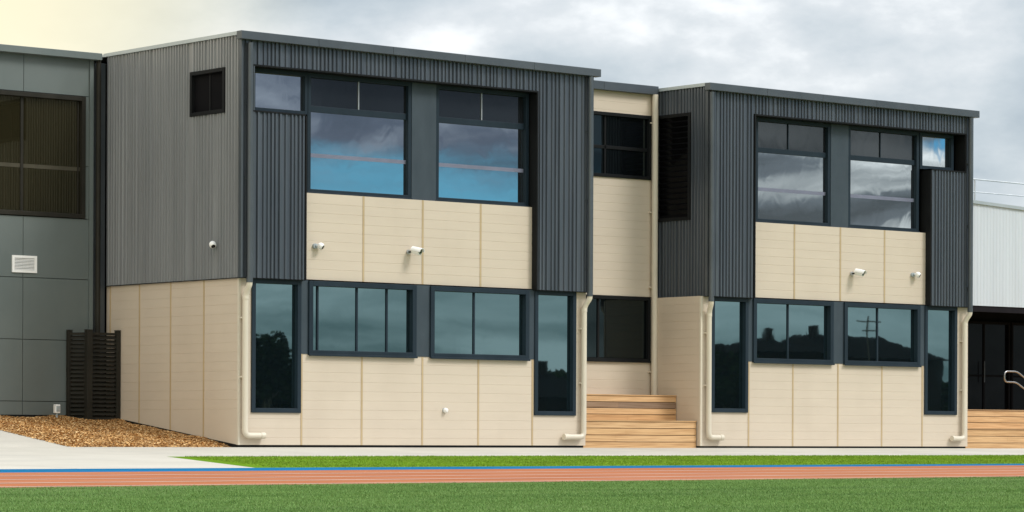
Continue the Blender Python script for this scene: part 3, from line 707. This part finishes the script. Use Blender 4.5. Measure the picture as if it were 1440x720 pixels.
def house(x0, x1, y0, y1, ze, zr_, label):
    t = thing('house', label, 'house', 'houses across the field')
    m = MB(); m.box(WORLD, x0, x1, y0, y1, -.5, ze); m.build('wall', M['brick'], t)
    m = MB(); xm0, xm1, ym = x0 + 2.2, x1 - 2.2, (y0 + y1) / 2; o = .5
    A = [(x0 - o, y0 - o, ze + .003), (x1 + o, y0 - o, ze + .003), (x1 + o, y1 + o, ze + .003), (x0 - o, y1 + o, ze + .003)]; B = [(xm0, ym, zr_), (xm1, ym, zr_)]
    m.face([A[0], A[1], B[1], B[0]]); m.face([A[2], A[3], B[0], B[1]]); m.face([A[1], A[2], B[1]]); m.face([A[3], A[0], B[0]]); m.face(A)
    rf = m.build('roof', M['rooftile'], t)
    m = MB(); m.box(WORLD, xm0 + .4, xm0 + 1, ym + .3, ym + .9, zr_ - 1, zr_ + .7); m.build('chimney', M['brick'], rf)
    F2 = type('B', (), {})
    for a in (x0 + 1.2, (x0 + x1) / 2 - .7, x1 - 2.6):
        w = MB(); w.box(WORLD, a, a + 1.4, y1 + .0, y1 + .05, 1.0, 2.2); wo = w.build('window', M['black'], t)
        g2 = MB(); g2.box(WORLD, a + .08, a + 1.32, y1 + .051, y1 + .055, 1.08, 2.12); g2.build('pane', M['g_dark'], wo)
    d = MB(); d.box(WORLD, x0 + 3.2, x0 + 4.1, y1 + .0, y1 + .05, -.4, 2.0); d.build('door', M['brown'], t)
    rebase(t, ((x0 + x1) / 2, (y0 + y1) / 2, -.4))
def rX(X): return -33.5 + (X + 33.5) * 3.46
def rZ(Z): return .2 + (Z - .2) * 3.46
tree(rX(.55), -120, 7.2, 4.4, 1, 'broad dark tree across the field mirrored in the left tall window')
tree(rX(1.35), -122, 5.0, 4.0, 2, 'lower bushy tree beside the broad dark tree across the field')
tree(rX(1.9), -124, 3.4, 4.0, 3, 'small rounded tree across the field near the broad dark tree')
tree(rX(12.35), -120, 6.6, 3.4, 4, 'slim dark tree across the field beside the middle house')
tree(rX(13.7), -119, 5.9, 6, 5, 'spreading low tree in front of the middle house across the field')
house(rX(7.2), rX(8.9), -128, -119, 3.0, 4.9, 'low dark brick house with the lowest roof across the field')
house(rX(12.15), rX(13.15), -127, -120, 5.4, 6.5, 'small dark brick house beside the slim tree across the field')
house(rX(14.2), rX(15.75), -130, -121, 6.7, 7.9, 'tall dark brick house in the middle of the row across the field')
house(rX(16.0), rX(19.7), -132, -122, 6.4, 8.3, 'long dark brick house at the far end of the row across the field')
hb = MB(); rh = random.Random(31)
for k in range(9000):
    x = rh.uniform(rX(-1.5), rX(22)); top = 4.3 + 1.0 * mnoise.noise((x * .12, 0, 5)) + .6 * mnoise.noise((x * .5, 2, 5))
    z = -.4 + (top + .4) * rh.uniform(0, 1) ** .75; y = -125 + rh.uniform(-1, 1)
    a = Vector((rh.uniform(-1, 1), rh.uniform(-1, 1), rh.uniform(-1, 1))).normalized(); b_ = a.orthogonal().normalized(); q = rh.uniform(.3, .55); c_ = Vector((x, y, z))
    hb.face([c_ - a * q, c_ + b_ * q * .7, c_ + a * q, c_ - b_ * q * .7])
tag(hb.build('far_hedge', M['leaf']), 'long dark hedge mass on the far side of the field', kind='stuff')
TPole = thing('antenna_pole', 'thin pole with a crossbar antenna beside the long house across the field', 'antenna')
m = MB(); m.tube([(rX(17.0), -121, -.4), (rX(17.0), -121, 9.6)], .09, 8); m.build('pole', M['bark'], TPole, smooth=True)
m = MB(); m.tube([(rX(17.0) - 1.1, -121, 9.2), (rX(17.0) + 1.1, -121, 9.2)], .05, 8); m.tube([(rX(17.0) - .8, -121, 8.5), (rX(17.0) + .8, -121, 8.5)], .05, 8); m.build('crossbar', M['bark'], TPole, smooth=True)
rebase(TPole, (rX(17.0), -121, -.4))

# ------------------------------------------------------------------ sky and light
SUN_EL, SUN_AZ = 47, None
sdir = Vector((.42, -.72, .0)).normalized() * math.cos(R_(SUN_EL)) + Vector((0, 0, math.sin(R_(SUN_EL))))   # towards the sun
W = bpy.data.worlds.new('World'); scene.world = W; W.use_nodes = True
nt = W.node_tree; N, L = nt.nodes, nt.links; bg = N['Background']
sky = N.new('ShaderNodeTexSky'); sky.sky_type = 'NISHITA'; sky.sun_disc = False
sky.sun_elevation = R_(SUN_EL); sky.sun_rotation = math.atan2(sdir.x, sdir.y)
tc = N.new('ShaderNodeTexCoord'); sep = N.new('ShaderNodeSeparateXYZ'); L.new(tc.outputs['Generated'], sep.inputs[0])
def nz(scale, nscale, detail=6, rough=.55, off=(0, 0, 0), dist=0.0):
    mp = N.new('ShaderNodeMapping'); mp.inputs['Scale'].default_value = scale; mp.inputs['Location'].default_value = off
    L.new(tc.outputs['Generated'], mp.inputs[0])
    n = N.new('ShaderNodeTexNoise'); n.inputs['Scale'].default_value = nscale; n.inputs['Detail'].default_value = detail; n.inputs['Roughness'].default_value = rough
    n.inputs['Distortion'].default_value = dist
    L.new(mp.outputs[0], n.inputs['Vector']); return n.outputs['Fac']
def ramp(src, els):
    r = N.new('ShaderNodeValToRGB'); e = r.color_ramp.elements
    e[0].position, e[0].color = els[0][0], (*els[0][1], 1); e[1].position, e[1].color = els[-1][0], (*els[-1][1], 1)
    for p, c in els[1:-1]:
        q = e.new(p); q.color = (*c, 1)
    L.new(src, r.inputs[0]); return r.outputs[0]
def mrange(src, a, b, c=0.0, d=1.0, smooth=True):
    m = N.new('ShaderNodeMapRange'); m.interpolation_type = 'SMOOTHSTEP' if smooth else 'LINEAR'
    for k, v in (('From Min', a), ('From Max', b), ('To Min', c), ('To Max', d)): m.inputs[k].default_value = v
    L.new(src, m.inputs['Value']); return m.outputs[0]
def mth(op, a, b):
    m = N.new('ShaderNodeMath'); m.operation = op
    for i, v in enumerate((a, b)):
        if isinstance(v, (int, float)): m.inputs[i].default_value = v
        else: L.new(v, m.inputs[i])
    return m.outputs[0]
def mix(f, a, b, mode='MIX'):
    m = N.new('ShaderNodeMixRGB'); m.blend_type = mode
    for i, v in ((0, f), (1, a), (2, b)):
        if isinstance(v, (int, float)): m.inputs[i].default_value = v
        elif isinstance(v, tuple): m.inputs[i].default_value = (*v, 1)
        else: L.new(v, m.inputs[i])
    return m.outputs[0]
X, Y, Z = sep.outputs
# soft broken overcast seen above the roofs
n1 = nz((1, 1, 2.0), 9.5, 7, .55, (.35, .12, .0))
front = ramp(n1, [(.36, (.265, .31, .35)), (.46, (.355, .395, .425)), (.55, (.46, .485, .505)), (.64, (.66, .67, .675))])
dp = N.new('ShaderNodeVectorMath'); dp.operation = 'DOT_PRODUCT'; gd = Vector((.435, .885, .16)).normalized(); dp.inputs[1].default_value = gd
L.new(tc.outputs['Generated'], dp.inputs[0])
glow = mrange(dp.outputs['Value'], .984, 1.0)
front = mix(mth('MULTIPLY', glow, .95), front, (.66, .60, .40))
# darker cloud bank with a blue gap low on the opposite horizon
n2 = nz((3.0, 3.0, 14), 2.6, 6, .6, (.2, 0, .1))
n3 = nz((3.2, 3.2, 15), 3.4, 6, .55, (1.3, .4, .35), .6)
n4 = nz((5, 5, 12), 2.2, 3, .5, (.0, 2.4, .9))
e = mth('ADD', Z, mth('MULTIPLY', mth('SUBTRACT', n2, .5), .055))
bank = ramp(n3, [(.36, (.035, .05, .085)), (.48, (.08, .10, .15)), (.60, (.27, .30, .355))])
blue = mrange(e, .0925, .073)
bankA = mix(blue, bank, (.10, .42, .60))
bankB = ramp(n3, [(.38, (.05, .06, .07)), (.47, (.14, .16, .18)), (.535, (.46, .48, .47)), (.62, (1.1, 1.11, 1.06))])
bankB = mix(mrange(n4, .535, .565), bankB, (.08, .40, .68))
back = mix(mrange(X, .645, .685), bankA, bankB)
low = ramp(n3, [(.36, (.12, .18, .195)), (.6, (.42, .47, .475))])
back = mix(mrange(Z, .064, .052), back, low)
up = mrange(Z, .13, .34)
back = mix(up, back, mix(.6, front, (.50, .53, .57)))
col = mix(mrange(Y, .12, -.25), front, back)
left = mix(mth('MULTIPLY', mrange(X, -.02, -.45), mrange(Z, .75, .35)), (1, 1, 1), (2.1, 1.72, 1.22)); col = mix(1.0, col, left, 'MULTIPLY')
zen = mrange(Z, .25, .75, 1.0, 1.9)                      # overcast skies are brightest overhead
vm = N.new('ShaderNodeVectorMath'); vm.operation = 'SCALE'; L.new(col, vm.inputs[0]); L.new(mth('MULTIPLY', zen, 10.0), vm.inputs['Scale'])
fin = mix(.93, sky.outputs[0], vm.outputs[0])
L.new(fin, bg.inputs['Color']); bg.inputs['Strength'].default_value = .1

sl = bpy.data.lights.new('sun', 'SUN'); sl.energy = 1.3; sl.angle = R_(17); sl.color = (1.0, .97, .92)
so = bpy.data.objects.new('sun', sl); COL.objects.link(so); so.rotation_euler = (-sdir).to_track_quat('-Z', 'Y').to_euler()

# ------------------------------------------------------------------ camera
cam = bpy.data.cameras.new('camera'); co = bpy.data.objects.new('camera', cam); COL.objects.link(co)
fw = Vector((.63446, .77295, 0)); rg = Vector((.77295, -.63446, 0)); upv = Vector((0, 0, 1)); rl = .004
r2 = rg * math.cos(rl) + upv * math.sin(rl); u2 = upv * math.cos(rl) - rg * math.sin(rl)
from mathutils import Matrix
mw = Matrix((r2, u2, -fw)).transposed().to_4x4(); mw.translation = Vector((-33.491, -48.840, .199)); co.matrix_world = mw
cam.sensor_fit = 'HORIZONTAL'; cam.sensor_width = 36; cam.lens = 4453 / 1440 * 36
cam.shift_y = 255.5 / 1440; cam.clip_start = .5; cam.clip_end = 4000
scene.camera = co
scene.render.resolution_x, scene.render.resolution_y = 1024, 512
scene.view_settings.view_transform = 'Standard'; scene.view_settings.look = 'None'; scene.view_settings.gamma = 1
scene.view_settings.exposure = .78
